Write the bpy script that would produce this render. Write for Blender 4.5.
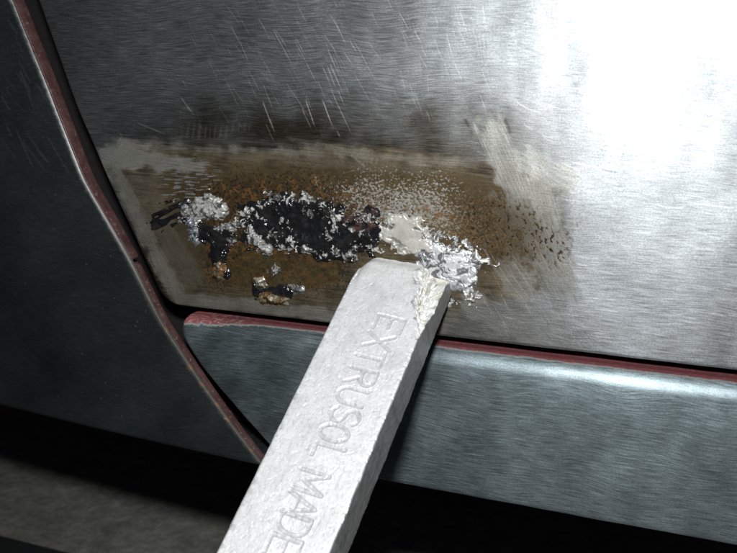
import bpy, math
import numpy as np
from mathutils import Matrix, Vector

scene = bpy.context.scene
for o in list(bpy.data.objects):
    bpy.data.objects.remove(o)
C = scene.collection

# ------------------------------------------------------------------ camera
# World: the bare door skin is the plane Y=0 (Y runs into the car), X along the car, Z up, metres.
F = 800.0            # focal length in photo pixels (photo 737 x 553)
D = 0.20             # lens to door skin
def ray(u, v):
    return np.array([(u - 368.5) / F, (276.5 - v) / F, -1.0])
def unit(a):
    a = np.asarray(a, float); return a / np.linalg.norm(a)
AX = -unit(ray(-1850, 70))
AY = ray(660, 90); AY = unit(AY - AX * (AY @ AX))
AZ = np.cross(AX, AY)
M = np.array([AX, AY, AZ])          # camera space -> world
CAM = np.array([0.0, -D, 0.0])
cam_d = bpy.data.cameras.new('camera'); cam = bpy.data.objects.new('camera', cam_d); C.objects.link(cam)
cam_d.sensor_width = 36.0; cam_d.lens = 36.0 * F / 737.0
cam_d.clip_start = 0.005; cam_d.clip_end = 50.0
m4 = Matrix(M.tolist()).to_4x4(); m4.translation = Vector(CAM.tolist()); cam.matrix_world = m4
cam_d.dof.use_dof = True; cam_d.dof.focus_distance = 0.222; cam_d.dof.aperture_fstop = 32.0
scene.camera = cam

# ------------------------------------------------------------------ light: camera flash in a dim garage
world = bpy.data.worlds.new('World'); scene.world = world; world.use_nodes = True
bg = world.node_tree.nodes['Background']
bg.inputs['Color'].default_value = (0.80, 0.93, 1.0, 1); bg.inputs['Strength'].default_value = 0.016
fl = bpy.data.lights.new('flash', 'AREA'); fl.shape = 'RECTANGLE'; fl.size = 0.018; fl.size_y = 0.010
fl.energy = 0.58; fl.color = (0.975, 0.995, 1.0)
flash = bpy.data.objects.new('flash', fl); C.objects.link(flash)
fpos = CAM + M @ np.array([-0.007, 0.042, 0.0])
aim = M @ np.array([0.02, -0.16, -1.0])
flash.location = Vector(fpos.tolist()); flash.rotation_euler = Vector(aim.tolist()).to_track_quat('-Z', 'Y').to_euler()
scene.view_settings.view_transform = 'Standard'; scene.view_settings.look = 'None'
scene.view_settings.exposure = 0.0; scene.view_settings.gamma = 1.0
scene.render.engine = 'CYCLES'
scene.cycles.max_bounces = 6

# ------------------------------------------------------------------ numpy helpers
def photo_xz(u, v):                  # photo pixel -> door plane
    d = M @ ray(u, v); t = D / d[1]; p = CAM + d * t
    return p[0], p[2]
def to_px(x, y, z):                  # world -> photo pixel, arrays
    p = np.stack([x, y + D, z], -1) @ M
    return 368.5 + F * p[..., 0] / -p[..., 2], 276.5 - F * p[..., 1] / -p[..., 2]
def hsh(ix, iy, seed):
    h = ix.astype(np.int64).astype(np.uint32) * np.uint32(374761393) + iy.astype(np.int64).astype(np.uint32) * np.uint32(668265263) + np.uint32((seed * 2246822519) & 0xffffffff)
    h = (h ^ (h >> np.uint32(13))) * np.uint32(1274126177)
    h = (h ^ (h >> np.uint32(16))) * np.uint32(2246822519)
    return ((h ^ (h >> np.uint32(15))) & np.uint32(0xffffff)).astype(np.float32) / np.float32(0xffffff)
GA = np.arange(256) * (2 * math.pi / 256); GX = np.cos(GA).astype(np.float32); GY = np.sin(GA).astype(np.float32)
def hidx(ix, iy, seed):
    h = ix * np.uint32(374761393) + iy * np.uint32(668265263) + np.uint32((seed * 2246822519) & 0xffffffff)
    h = (h ^ (h >> np.uint32(13))) * np.uint32(1274126177)
    return ((h ^ (h >> np.uint32(16))) & np.uint32(255)).astype(np.int64)
def vn(x, y, seed=0):                # gradient noise, about 0..1
    x = np.asarray(x, np.float32) + np.float32(.37); y = np.asarray(y, np.float32) + np.float32(.41)
    ix = np.floor(x); iy = np.floor(y); fx = x - ix; fy = y - iy
    ix = ix.astype(np.int64).astype(np.uint32); iy = iy.astype(np.int64).astype(np.uint32)
    sx = fx * fx * fx * (fx * (fx * 6 - 15) + 10); sy = fy * fy * fy * (fy * (fy * 6 - 15) + 10)
    one = np.uint32(1)
    def g(a, b, dx, dy):
        k = hidx(a, b, seed); return GX[k] * dx + GY[k] * dy
    a = g(ix, iy, fx, fy); b = g(ix + one, iy, fx - 1, fy); c = g(ix, iy + one, fx, fy - 1); d = g(ix + one, iy + one, fx - 1, fy - 1)
    return np.clip(.5 + .82 * ((a + (b - a) * sx) * (1 - sy) + (c + (d - c) * sx) * sy), 0, 1)
def fbm(x, y, s, seed=0, o=4, g=0.5):
    t = 0; a = 1; n = 0
    for k in range(o):
        ca, sa = math.cos(0.5 + 0.9 * k), math.sin(0.5 + 0.9 * k)
        t = t + a * vn((x * ca - y * sa) / s + 17.3 * k, (x * sa + y * ca) / s - 9.1 * k, seed + 31 * k); n += a; a *= g; s *= 0.5
    return t / n
def ridge(x, y, s, seed=0, o=4):
    t = 0; a = 1; n = 0
    for k in range(o):
        t = t + a * (1 - np.abs(2 * vn(x / s + 5.7 * k, y / s + 3.1 * k, seed + 13 * k) - 1)); n += a; a *= 0.55; s *= 0.52
    return t / n
def worley(x, y, s, seed=0):
    x = x / s; y = y / s; ix = np.floor(x).astype(np.int64); iy = np.floor(y).astype(np.int64)
    f1 = np.full(x.shape, 9.0); f2 = np.full(x.shape, 9.0)
    for dx in (-1, 0, 1):
        for dy in (-1, 0, 1):
            cx = ix + dx + hsh(ix + dx, iy + dy, seed); cy = iy + dy + hsh(ix + dx, iy + dy, seed + 7)
            d = np.hypot(cx - x, cy - y); f2 = np.minimum(f2, np.maximum(f1, d)); f1 = np.minimum(f1, d)
    return f1, f2
def ss(a, b, x):
    t = np.clip((x - a) / (b - a), 0, 1); return t * t * (3 - 2 * t)
def poly_sd(u, v, pts):              # signed distance in px, positive inside
    d = np.full(u.shape, 1e9); ins = np.zeros(u.shape, bool); n = len(pts)
    for i in range(n):
        ax, ay = pts[i]; bx, by = pts[(i + 1) % n]
        ex, ey = bx - ax, by - ay; wx, wy = u - ax, v - ay
        t = np.clip((wx * ex + wy * ey) / (ex * ex + ey * ey), 0, 1)
        d = np.minimum(d, np.hypot(wx - ex * t, wy - ey * t))
        if ey != 0:
            cr = ((ay > v) != (by > v)) & (u < ex * (v - ay) / ey + ax); ins ^= cr
    return np.where(ins, d, -d)
def seg(u, v, a, b):                 # along (0..1), signed across in px, length
    ex, ey = b[0] - a[0], b[1] - a[1]; L = math.hypot(ex, ey); ex /= L; ey /= L
    return ((u - a[0]) * ex + (v - a[1]) * ey) / L, -(u - a[0]) * ey + (v - a[1]) * ex, L
def segdist(u, v, a, b):
    ex, ey = b[0] - a[0], b[1] - a[1]; t = np.clip(((u - a[0]) * ex + (v - a[1]) * ey) / max(ex * ex + ey * ey, 1e-14), 0, 1)
    return np.hypot(u - a[0] - ex * t, v - a[1] - ey * t)

def grid_mesh(name, P, mat, parent=None, attrs=None, wrap=False, keep=None, uv=None, flip=False):
    """P: (rows, cols, 3) array -> one mesh object; attrs: {name: (rows, cols, 3)}"""
    R, K = P.shape[:2]
    idx = np.arange(R * K).reshape(R, K)
    if wrap:
        idx = np.concatenate([idx, idx[:, :1]], 1)
    q = np.stack([idx[:-1, :-1], idx[:-1, 1:], idx[1:, 1:], idx[1:, :-1]], -1)
    if flip: q = q[..., ::-1]
    q = q[keep] if keep is not None else q.reshape(-1, 4)
    used = np.unique(q); remap = np.full(R * K, -1, np.int64); remap[used] = np.arange(len(used)); q = remap[q]
    me = bpy.data.meshes.new(name)
    me.vertices.add(len(used)); me.vertices.foreach_set('co', P.reshape(-1, 3)[used].astype(np.float32).ravel())
    me.loops.add(q.size); me.loops.foreach_set('vertex_index', q.astype(np.int32).ravel())
    me.polygons.add(len(q)); me.polygons.foreach_set('loop_start', np.arange(0, q.size, 4, dtype=np.int32))
    me.update(calc_edges=True)
    me.polygons.foreach_set('use_smooth', np.ones(len(q), bool))
    for k, a in (attrs or {}).items():
        at = me.attributes.new(k, 'FLOAT_VECTOR', 'POINT')
        at.data.foreach_set('vector', a.reshape(-1, 3)[used].astype(np.float32).ravel())
    if uv is not None:
        l = me.uv_layers.new(name='brush'); l.data.foreach_set('uv', uv.reshape(-1, 2)[used][q.ravel()].astype(np.float32).ravel())
    me.materials.append(mat); me.validate()
    o = bpy.data.objects.new(name, me); C.objects.link(o)
    if parent: o.parent = parent
    return o

# ------------------------------------------------------------------ materials
class NT:
    def __init__(s, name):
        s.m = bpy.data.materials.new(name); s.m.use_nodes = True; s.t = s.m.node_tree
        s.b = s.t.nodes['Principled BSDF']
    def n(s, kind, **kw):
        x = s.t.nodes.new(kind)
        for k, v in kw.items():
            if hasattr(x, k): setattr(x, k, v)
            else: x.inputs[k.replace('_', ' ')].default_value = v
        return x
    def l(s, a, b): s.t.links.new(a, b)
    def math(s, op, a, b=None, c=None):
        x = s.t.nodes.new('ShaderNodeMath'); x.operation = op
        for i, q in enumerate((a, b, c)):
            if q is None: continue
            if isinstance(q, (int, float)): x.inputs[i].default_value = q
            else: s.l(q, x.inputs[i])
        return x.outputs[0]
    def noise(s, scale=(1, 1, 1), rot=(0, 0, 0), detail=3, rough=0.5, dist=0.0, src=None):
        if src is None: src = s.n('ShaderNodeTexCoord').outputs['Object']
        mp = s.n('ShaderNodeMapping'); mp.inputs['Scale'].default_value = scale; mp.inputs['Rotation'].default_value = (0, 0, 0)
        if any(rot):
            rt = s.n('ShaderNodeMapping'); rt.inputs['Rotation'].default_value = rot; s.l(src, rt.inputs['Vector']); src = rt.outputs[0]
        s.l(src, mp.inputs['Vector'])
        nz = s.n('ShaderNodeTexNoise'); nz.inputs['Scale'].default_value = 1.0; nz.inputs['Detail'].default_value = detail
        nz.inputs['Roughness'].default_value = rough; nz.inputs['Distortion'].default_value = dist
        s.l(mp.outputs[0], nz.inputs['Vector']); return nz.outputs['Fac']
    def mix(s, f, a, b):
        x = s.n('ShaderNodeMix'); x.data_type = 'RGBA'
        for q, i in ((f, 0), (a, 6), (b, 7)):
            if isinstance(q, (int, float)): x.inputs[i].default_value = q
            elif isinstance(q, tuple): x.inputs[i].default_value = (*q, 1)
            else: s.l(q, x.inputs[i])
        return x.outputs[2]
    def scale_col(s, col, f):
        x = s.n('ShaderNodeVectorMath'); x.operation = 'SCALE'; s.l(col, x.inputs[0]); s.l(f, x.inputs['Scale']); return x.outputs[0]
    def bump(s, h, dist, strength=1.0, nrm=None):
        x = s.n('ShaderNodeBump'); x.inputs['Distance'].default_value = dist
        if isinstance(strength, (int, float)): x.inputs['Strength'].default_value = strength
        else: s.l(strength, x.inputs['Strength'])
        s.l(h, x.inputs['Height'])
        if nrm is not None: s.l(nrm, x.inputs['Normal'])
        return x.outputs[0]
    def attr(s, name):
        x = s.n('ShaderNodeAttribute'); x.attribute_name = name; return x.outputs['Vector']
    def sep(s, v):
        x = s.n('ShaderNodeSeparateXYZ'); s.l(v, x.inputs[0]); return x.outputs
    def comb(s, x_, y_, z_):
        x = s.n('ShaderNodeCombineXYZ')
        for q, i in ((x_, 0), (y_, 1), (z_, 2)):
            if isinstance(q, (int, float)): x.inputs[i].default_value = q
            else: s.l(q, x.inputs[i])
        return x.outputs[0]
    def rng(s, v, a, b, c, d):
        x = s.n('ShaderNodeMapRange'); s.l(v, x.inputs['Value'])
        for k, q in zip(('From Min', 'From Max', 'To Min', 'To Max'), (a, b, c, d)): x.inputs[k].default_value = q
        return x.outputs[0]

def brushed(name, aniso=0.6, arc=0.0025):
    """steel whose colour/roughness/metal/brush come from the mesh's own 'tint' and 'surf' attributes"""
    t = NT(name)
    tint = t.attr('tint'); sf = t.sep(t.attr('surf')); rough, metal, br = sf[0], sf[1], sf[2]
    oc = t.n('ShaderNodeTexCoord').outputs['Object']
    # sanding marks bend slowly: shift z by a broad noise of x
    wob = t.noise((38, 38, 55), detail=1, src=oc)
    sx = t.sep(oc)
    bent = t.comb(sx[0], 0.0, t.math('ADD', sx[2], t.math('MULTIPLY', wob, arc)))
    s1 = t.noise((150, 1, 3600), detail=3, rough=0.65, src=bent)
    s2 = t.noise((160, 1, 2300), rot=(0, math.radians(14), 0), detail=2, src=bent)
    s3 = t.noise((300, 1, 6500), rot=(0, math.radians(-4), 0), detail=2, src=oc)
    patch = t.noise((120, 1, 120), detail=3, src=oc)
    st = t.math('ADD', t.math('ADD', t.math('MULTIPLY', s1, 0.5), t.math('MULTIPLY', s2, t.rng(patch, 0.4, 0.62, 0.05, 0.5))), t.math('MULTIPLY', s3, 0.3))
    fine = t.noise((2600, 2600, 2600), detail=3, rough=0.7, src=oc)
    b1 = t.bump(st, 2.0e-5, br)
    b2 = t.bump(fine, 4.0e-5, t.math('MULTIPLY', t.math('SUBTRACT', 1.0, br), 0.55), nrm=b1)
    speck = t.rng(fine, 0.3, 0.7, 0.72, 1.28)
    streak = t.rng(t.math('ADD', t.math('MULTIPLY', s1, .6), t.math('MULTIPLY', s3, .4)), 0.36, 0.64, 0.62, 1.38)
    streak = t.math('ADD', t.math('MULTIPLY', streak, br), t.math('SUBTRACT', 1.0, br))
    t.l(t.scale_col(t.scale_col(tint, speck), streak), t.b.inputs['Base Color'])
    rr = t.math('ADD', rough, t.math('MULTIPLY', t.rng(s1, 0.25, 0.75, -0.10, 0.10), br))
    t.l(rr, t.b.inputs['Roughness']); t.l(metal, t.b.inputs['Metallic'])
    t.l(t.math('MULTIPLY', br, aniso), t.b.inputs['Anisotropic']); t.b.inputs['Anisotropic Rotation'].default_value = 0.25
    tg = t.n('ShaderNodeTangent'); tg.direction_type = 'UV_MAP'; tg.uv_map = 'brush'; t.l(tg.outputs[0], t.b.inputs['Tangent'])
    t.l(b2, t.b.inputs['Normal']); t.b.inputs['Specular IOR Level'].default_value = 0.18
    return t.m
MAT_DOOR = brushed('sanded_steel_with_rust_and_tin', 0.40, 0.0045)
MAT_SILL = brushed('sanded_sill_steel', 0.5, 0.006)

def lumpy(name, base, rough, metal, bump=4e-5, scale=1800, coat=0.0, var=0.35):
    t = NT(name)
    nz = t.noise((scale,) * 3, detail=4, rough=0.65); nb = t.noise((scale * .25,) * 3, detail=3)
    t.l(t.scale_col(t.attr('tint') if base is None else t.mix(nb, base, tuple(c * 1.25 for c in base)), t.rng(nz, 0.3, 0.7, 1 - var, 1 + var)), t.b.inputs['Base Color'])
    t.l(t.rng(nb, 0.3, 0.7, max(rough - .1, .05), rough + .1), t.b.inputs['Roughness'])
    t.b.inputs['Metallic'].default_value = metal; t.b.inputs['Coat Weight'].default_value = coat
    t.l(t.bump(nz, bump), t.b.inputs['Normal'])
    return t.m
MAT_CRUST = lumpy('black_charred_residue', None, 0.21, 0.0, 1.5e-5, 900)
MAT_SOLDER = lumpy('dull_grey_solder', None, 0.42, 0.30, 1.2e-5, 1800, var=.2)
MAT_BRIGHT = lumpy('bright_crumpled_solder', None, 0.40, 0.55, 2e-5, 1500, var=.2)
MAT_POOL = lumpy('smooth_pale_solder', None, 0.42, 0.35, 1e-5, 1500, var=0.12)

# ------------------------------------------------------------------ the car: one thing, its panels are parts
car = bpy.data.objects.new('car', None); C.objects.link(car); car.location = (-0.08, 0.02, -0.117)
car['label'] = 'car lower body stripped to bare sanded steel with rusty soldered door corner'; car['category'] = 'car'
CAR_INV = Matrix.Translation(Vector((0.08, -0.02, 0.117)))
def part(o, parent=car):
    o.parent = parent
    if parent is car: o.matrix_parent_inverse = CAR_INV
    return o

def interp(z, pts):                  # pts: (x, z) list, z descending
    a = np.array(sorted((p[1], p[0]) for p in pts)); zz = np.asarray(z, float)
    out = np.interp(zz, a[:, 0], a[:, 1])
    s0 = (a[1, 1] - a[0, 1]) / (a[1, 0] - a[0, 0]); s1 = (a[-1, 1] - a[-2, 1]) / (a[-1, 0] - a[-2, 0])
    out = np.where(zz < a[0, 0], a[0, 1] + s0 * (zz - a[0, 0]), out)
    return np.where(zz > a[-1, 0], a[-1, 1] + s1 * (zz - a[-1, 0]), out)
def smooth_curve(pts, k=0.012):
    zs = np.linspace(-0.16, 0.12, 600); xs = interp(zs, pts); w = int(k / (zs[1] - zs[0]))
    ker = np.hanning(w + 2); ker /= ker.sum(); xs2 = np.convolve(np.pad(xs, w, mode='reflect', reflect_type='odd'), ker, 'same')[w:-w]
    return lambda z: np.interp(z, zs, xs2)

# ---- door -----------------------------------------------------------------------------------------------
ZB = -0.0650                                   # door's lower edge
door_left = smooth_curve([(-.1794, .0246), (-.1678, -.0075), (-.1585, -.0278), (-.1471, -.0511), (-.1410, -.0640)])
SL = (door_left(-.05) - door_left(-.06)) / .01; CO = 1 / math.hypot(1, SL)
RC = 0.0050; RH = 0.0008                       # corner radius, hem radius
zs = np.concatenate([ZB + np.array([0, .00004, .00012, .00025, .0004, .0006, .0008]), np.arange(ZB + .001, .0285, .00017), .0285 + np.cumsum(np.geomspace(.0003, .02, 18))])
es = np.concatenate([[0, .00004, .00012, .00025, .0004, .0006, .0008], np.arange(.001, .206, .00017), .206 + np.cumsum(np.geomspace(.0003, .02, 18))])
Zg, Eg = np.meshgrid(zs, es, indexing='ij')
eb = Zg - ZB
el0 = np.where(eb < RC, RC - np.sqrt(np.maximum(RC ** 2 - (RC - eb) ** 2, 0)), 0) * (eb < RC)
shrink = 1 - np.clip(Eg / .21, 0, 1) * 0       # rows start on the rounded outline
Xg = door_left(Zg) + el0 / CO + Eg
el = (Xg - door_left(Zg)) * CO
e = np.where((el < RC) & (eb < RC), RC - np.hypot(np.maximum(RC - el, 0), np.maximum(RC - eb, 0)), np.minimum(el, eb))
e = np.maximum(e, 0)
U, V = to_px(Xg, 0 * Xg, Zg)

roll = np.where(e < RH, RH - np.sqrt(np.maximum(RH ** 2 - (RH - e) ** 2, 0)), 0)
# hand-beaten waviness of old sheet metal
wave = 0.00042 * (fbm(U, V, 95, 3, 2) - .5) + 0.00010 * (fbm(U, V * .6, 26, 5, 2) - .5) + .00007 * np.sin((U + .2 * V) / 13 + 4 * fbm(U, V, 120, 8, 2)) * ss(430, 560, U)
Yg = roll + wave

col = np.empty(Xg.shape + (3,)); rgh = np.full(Xg.shape, .515); met = np.full(Xg.shape, .95); brs = np.ones(Xg.shape); hgt = np.zeros(Xg.shape)
broad = fbm(U, V, 130, 11, 4)
col[:] = np.array([.345, .360, .374]); col *= (.62 + .76 * broad)[..., None]
def over(mask, c, r=None, m=None, b=None):
    mk = np.clip(mask, 0, 1)
    col[:] = col * (1 - mk[..., None]) + np.asarray(c) * mk[..., None]
    for arr, q in ((rgh, r), (met, m), (brs, b)):
        if q is not None: arr[:] = arr * (1 - mk) + q * mk
n3 = fbm(U, V, 3.2, 21, 3); n6 = fbm(U, V, 7, 22, 4); n15 = fbm(U, V, 16, 23, 4); n40 = fbm(U, V, 42, 24, 4)
hst = vn(U / 26 + .11 * V / 26, (V - .11 * U) / 1.6, 25); hst2 = vn(U / 55, (V - .11 * U) / 2.6, 26)

# brown heat haze above the repair, fading upwards
haze = ss(60, 150, V + 30 * (n40 - .5)) * ss(620, 440, U + 60 * (n40 - .5)) * .95
over(haze * ss(110, 260, U + V * .3) * (.55 + .9 * n40), (.092, .080, .060), .48)
# the tinned / fluxed zone: matt olive grey
zone = poly_sd(U, V, [(96, 150), (118, 136), (150, 139), (200, 146), (262, 148), (330, 140), (420, 150), (480, 160), (520, 165), (566, 182), (572, 215), (576, 262), (566, 292), (520, 300), (470, 305), (440, 345), (180, 330), (165, 296), (146, 250), (124, 205)])
zone = zone + 12 * (n15 - .5) + 7 * (hst2 - .5)
zm = ss(-2, 7, zone) * ss(600, 520, U + 20 * (n15 - .5))
over(zm * .86, np.array([.108, .084, .050]), .52, .42, .30)
col *= np.clip(1 + zm * (.9 * (hst - .5) + .5 * (n6 - .5) + 1.5 * (n40 - .5) + 1.0 * (n15 - .5)), .35, 1.8)[..., None]
# bare sanded strip along the lower edge, streaky grey
low = ss(268, 300, V - .11 * (U - 180) + 16 * (n15 - .5)) * ss(300, 470, U) * ss(620, 520, U + 30 * (n15 - .5))
over(low * .75, np.array([.20, .198, .188]), .47, .85, .6)
dk = ss(.60, .72, vn((U + 1.2 * V) / 17, (V - .25 * U) / 3.2, 41) * .6 + n15 * .4) * low
over(dk * .5, (.10, .10, .095), .45)
# oxide brown
warm = poly_sd(U, V, [(165, 178), (235, 165), (330, 160), (440, 168), (520, 185), (548, 230), (520, 268), (470, 275), (380, 245), (345, 262), (320, 290), (250, 292), (215, 290), (165, 270), (160, 230)]) + 26 * (n15 - .5) + 14 * (n6 - .5)
wm = ss(-8, 14, warm)
over(wm * .90, np.array([.060, .040, .017]) * (.3 + .8 * n6 + .7 * n15)[..., None], .52, .25, .05)
# deep orange rust around the burnt seam
rust = poly_sd(U, V, [(190, 195), (230, 180), (300, 178), (350, 190), (390, 205), (375, 245), (345, 262), (338, 282), (300, 292), (262, 290), (236, 282), (222, 286), (205, 275), (206, 245), (185, 220)]) + 20 * (n15 - .5) + 10 * (n6 - .5)
rm = ss(-6, 8, rust)
rc = np.array([.040, .026, .012]) + (np.array([.115, .055, .018]) - np.array([.040, .026, .012])) * ss(.46, .66, n6)[..., None]
over(rm * .82, rc, .5, .0, 0)
dark_pit = ss(.57, .63, fbm(U, V, 2.6, 51, 2)) * ss(-25, 5, rust)
over(dark_pit * .85, (.012, .010, .009), .35, 0, 0)
hgt += rm * .00022 * (n6 - .5) + .00012 * rm * (n3 - .5) - dark_pit * .00006
# wet olive glaze in the pool of flux under the seam
glz = ss(-3, 8, poly_sd(U, V, [(225, 262), (262, 250), (312, 256), (345, 262), (335, 284), (300, 296), (262, 296), (228, 286)]) + 12 * (n15 - .5))
over(glz * .65, np.array([.052, .041, .019]) * (.3 + 1.4 * n15)[..., None], .2, 0, 0)
over(glz * ss(.52, .62, fbm(U, V, 9, 58, 3)) * .6, (.085, .045, .016), .4, 0, 0)
over(glz * ss(.56, .64, fbm(U, V, 12, 59, 3)) * .5, (.02, .017, .012), .3, 0, 0)
# smooth burnt shoulder on the left, dark olive
ob = ss(-5, 12, poly_sd(U, V, [(145, 205), (200, 200), (210, 290), (180, 285), (160, 260)]) + 16 * (n15 - .5))
over(ob * .5, (.075, .063, .045), .4, .2, 0)

# wiped tin strokes -------------------------------------------------------------------------------
def stroke(a, b, w, seed, colr=(.335, .33, .305), amt=.9, r=.42, taper=0.0, sparse=.0, bend=0.0):
    t, s, L = seg(U, V, a, b)
    s = s + bend * (t - .5) ** 2 * 4 * w
    bris = .5 * vn(s / 1.5, t * L / 34, seed) + .5 * vn(s / .8, t * L / 18, seed + 1)
    ww = w * (1 - taper * np.clip(t, 0, 1)) * (.9 + .5 * (vn(t * L / 14, s / 30, seed + 2) - .5))
    edge = ss(-1.5, 5, ww - np.abs(s) + 4 * (bris - .5) + 7 * (n15 - .5)) * ss(-.02, .03, t + .09 * (vn(s / 4, s * 0, seed + 3) - .5)) * ss(1.03, .90, t + .14 * (vn(s / 3, s * 0, seed + 4) - .5))
    k = edge * np.clip(amt * (.70 + .55 * (bris - .4)) - sparse * ss(.45, .7, n6) * 1.0, 0, 1)
    tone = (.70 + .60 * bris) * (.8 + .4 * n15)
    mk = np.clip(k, 0, 1)
    col[:] = col * (1 - mk[..., None]) + np.asarray(colr) * tone[..., None] * mk[..., None]
    rgh[:] = rgh * (1 - mk) + r * mk; met[:] = met * (1 - mk) + .8 * mk; brs[:] = brs * (1 - mk) + .15 * mk
    hgt[:] += k * .000014 * (bris - .3) + .00001 * edge * amt
    return edge
e1 = stroke((486, 122), (566, 300), 17, 61, amt=.95)
e2 = stroke((520, 158), (578, 188), 17, 66, amt=.9)
e3 = stroke((534, 170), (572, 300), 15, 71, amt=.75)
stroke((497, 190), (540, 305), 15, 76, amt=.4, sparse=.4)
stroke((460, 300), (560, 345), 16, 81, colr=(.40, .40, .39), amt=.5, bend=.2)
stroke((500, 260), (565, 350), 14, 86, colr=(.40, .40, .39), amt=.4)
stroke((103, 153), (205, 168), 13, 91, colr=(.50, .485, .43), amt=1.0, taper=.5)
stroke((112, 140), (300, 142), 6, 96, colr=(.37, .36, .33), amt=.38, bend=-.5)
stroke((110, 165), (178, 300), 10, 101, colr=(.42, .405, .35), amt=1.0)
stroke((135, 180), (195, 290), 16, 106, colr=(.24, .225, .185), amt=.3)
stroke((170, 298), (350, 318), 9, 111, colr=(.34, .33, .295), amt=.85)
stroke((290, 146), (480, 168), 7, 116, colr=(.40, .385, .34), amt=.38, bend=.6)
stroke((200, 150), (440, 172), 8, 121, colr=(.24, .22, .18), amt=.22)
# curled wipe marks at the left end of the smear
for (a_, b_, w_, sd) in (((100, 172), (128, 140), 6, 181), ((108, 178), (138, 146), 5, 184), ((118, 140), (150, 150), 6, 187), ((98, 160), (140, 166), 7, 190)):
    stroke(a_, b_, w_, sd, colr=(.54, .525, .47), amt=.95, bend=.5)
stroke((150, 146), (330, 152), 4, 193, colr=(.42, .41, .38), amt=.5, bend=-.8)
an = np.arctan2(V - 147, U - 124)
# dark rim where flux burnt round the right-hand stroke
rim = ss(3.5, 0, np.abs(np.minimum(17 - np.abs(seg(U, V, (486, 122), (566, 300))[1]), 400) + 1)) * ss(150, 120, V) * ss(.4, .55, n6) * (V > 112)
over(np.clip(rim, 0, 1) * .75, (.07, .058, .035), .5)
# bluish bright streaks, left of the crust
bl = ss(.58, .72, vn(U / 11, (V + .02 * U) / 1.5, 131) * .65 + .35 * n6) * ss(-2, 10, poly_sd(U, V, [(150, 160), (205, 150), (225, 175), (195, 205), (160, 198)]) + 6 * (n15 - .5))
over(bl * .8, (.55, .58, .62), .35, .9, .2)
# comb-like file marks
fm = ss(.1, .8, np.sin((U + .12 * V + 5 * (fbm(U, V * .1, 22, 137, 2) - .5)) * 2 * math.pi / 5.6) * .5 + .2) * ss(172, 185, U) * ss(253, 246, U) * ss(119, 128, V + 5 * (n6 - .5)) * ss(142, 135, V)
over(fm * .26 * ss(.25, .65, vn(U / 28, V / 28, 135)), (.42, .39, .33), .5, .8, .3)

# freckled tin: bright droplets merging into a web over rust ---------------------------------------
web_v = V - .06 * (U - 380) + 5 * (n15 - .5)
ta = fbm(U, (V - .10 * U) * 1.35, 4.0, 141, 3); tb_ = fbm(U, (V - .10 * U) * 1.6, 2.7, 142, 2); rows = vn(U / 30, (V - .10 * U) / 3.4, 143)
dens = ss(158, 212, web_v + 16 * (n40 - .5)) * ss(230, 215, web_v + 10 * (n6 - .5)) * ss(300, 400, U + 60 * (n15 - .5)) * ss(490, 420, U + 50 * (n15 - .5))
over(dens * .5, (.13, .085, .04), .5, .1, 0)
thr = .76 - .27 * dens - .10 * (rows - .5) * (dens > .02)
web = ss(0, .05, np.maximum(ta, tb_ + .02) - thr) * ss(.02, .10, dens)
over(web * .7 * (.5 + .9 * n15), (.44, .44, .42), .42, .6, 0); hgt += .00003 * web
d2 = ss(-8, 10, poly_sd(U, V, [(415, 208), (470, 212), (492, 235), (478, 258), (440, 248), (425, 228)]) + 18 * (n15 - .5))
over(d2 * .45, (.14, .095, .045), .5, .1, 0)
over(ss(.54, .60, tb_) * d2 * .7 * ss(.40, .55, n6), (.50, .50, .47), .4, .7, 0)
over(ss(.54, .62, n6) * ss(-6, 6, poly_sd(U, V, [(366, 206), (440, 205), (485, 222), (478, 252), (440, 224), (375, 218)]) + 8 * (n15 - .5)) * .85, (.13, .065, .02), .5, 0, 0)

# pitted right-hand corner -------------------------------------------------------------------------
pt = ss(-10, 16, poly_sd(U, V, [(452, 195), (500, 190), (530, 205), (560, 230), (574, 226), (570, 262), (552, 270), (520, 262), (490, 270), (470, 262), (455, 230)]) + 14 * (n15 - .5))
over(pt * ss(575, 520, U) * .75, (.060, .041, .019), .5, .3, .05)
ca, sa = math.cos(math.radians(66)), math.sin(math.radians(66))
ru, rv = (U * ca + V * sa), (-U * sa + V * ca)
pn = fbm(ru / 1.7, rv, 3.0, 171, 2); on = vn(U / 15, V / 15, 172) * .6 + .4 * n15
lv = pn + .30 * (on - .5)
halo = ss(.56, .62, lv) * pt; core = ss(.625, .66, lv) * pt
over(halo * .55, (.21, .135, .055), .55, .1, 0); over(core * .97, (.008, .006, .005), .6, 0, 0); hgt -= core * .00002
rgm = ss(.54, .60, fbm(U, V, 3.0, 173, 3)) * pt * ss(515, 475, U)
over(rgm * .7, (.15, .085, .03), .5, 0, 0)
over(ss(.56, .60, fbm(U, V, 2.3, 174, 2)) * pt * ss(510, 480, U) * .8, (.02, .016, .012), .45, 0, 0)
# small pale nicks and specks on the bare metal
# greasy ring and odd marks
ring = ss(1.6, .6, np.abs(np.hypot(U - 374, V - 161) - 3.2)); over(ring * .12 * ss(.3, .55, n3), (.6, .6, .57), .4)
over(ss(2.0, .6, segdist(U, V, (352, 156), (364, 166)) + 3 * (n3 - .4)) * .15, (.66, .66, .62), .35)
over(ss(4.5, 1, np.hypot(U - 478, (V - 118) * .8) + 2 * (n3 - .5)) * .2, (.55, .5, .4), .5)

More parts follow.
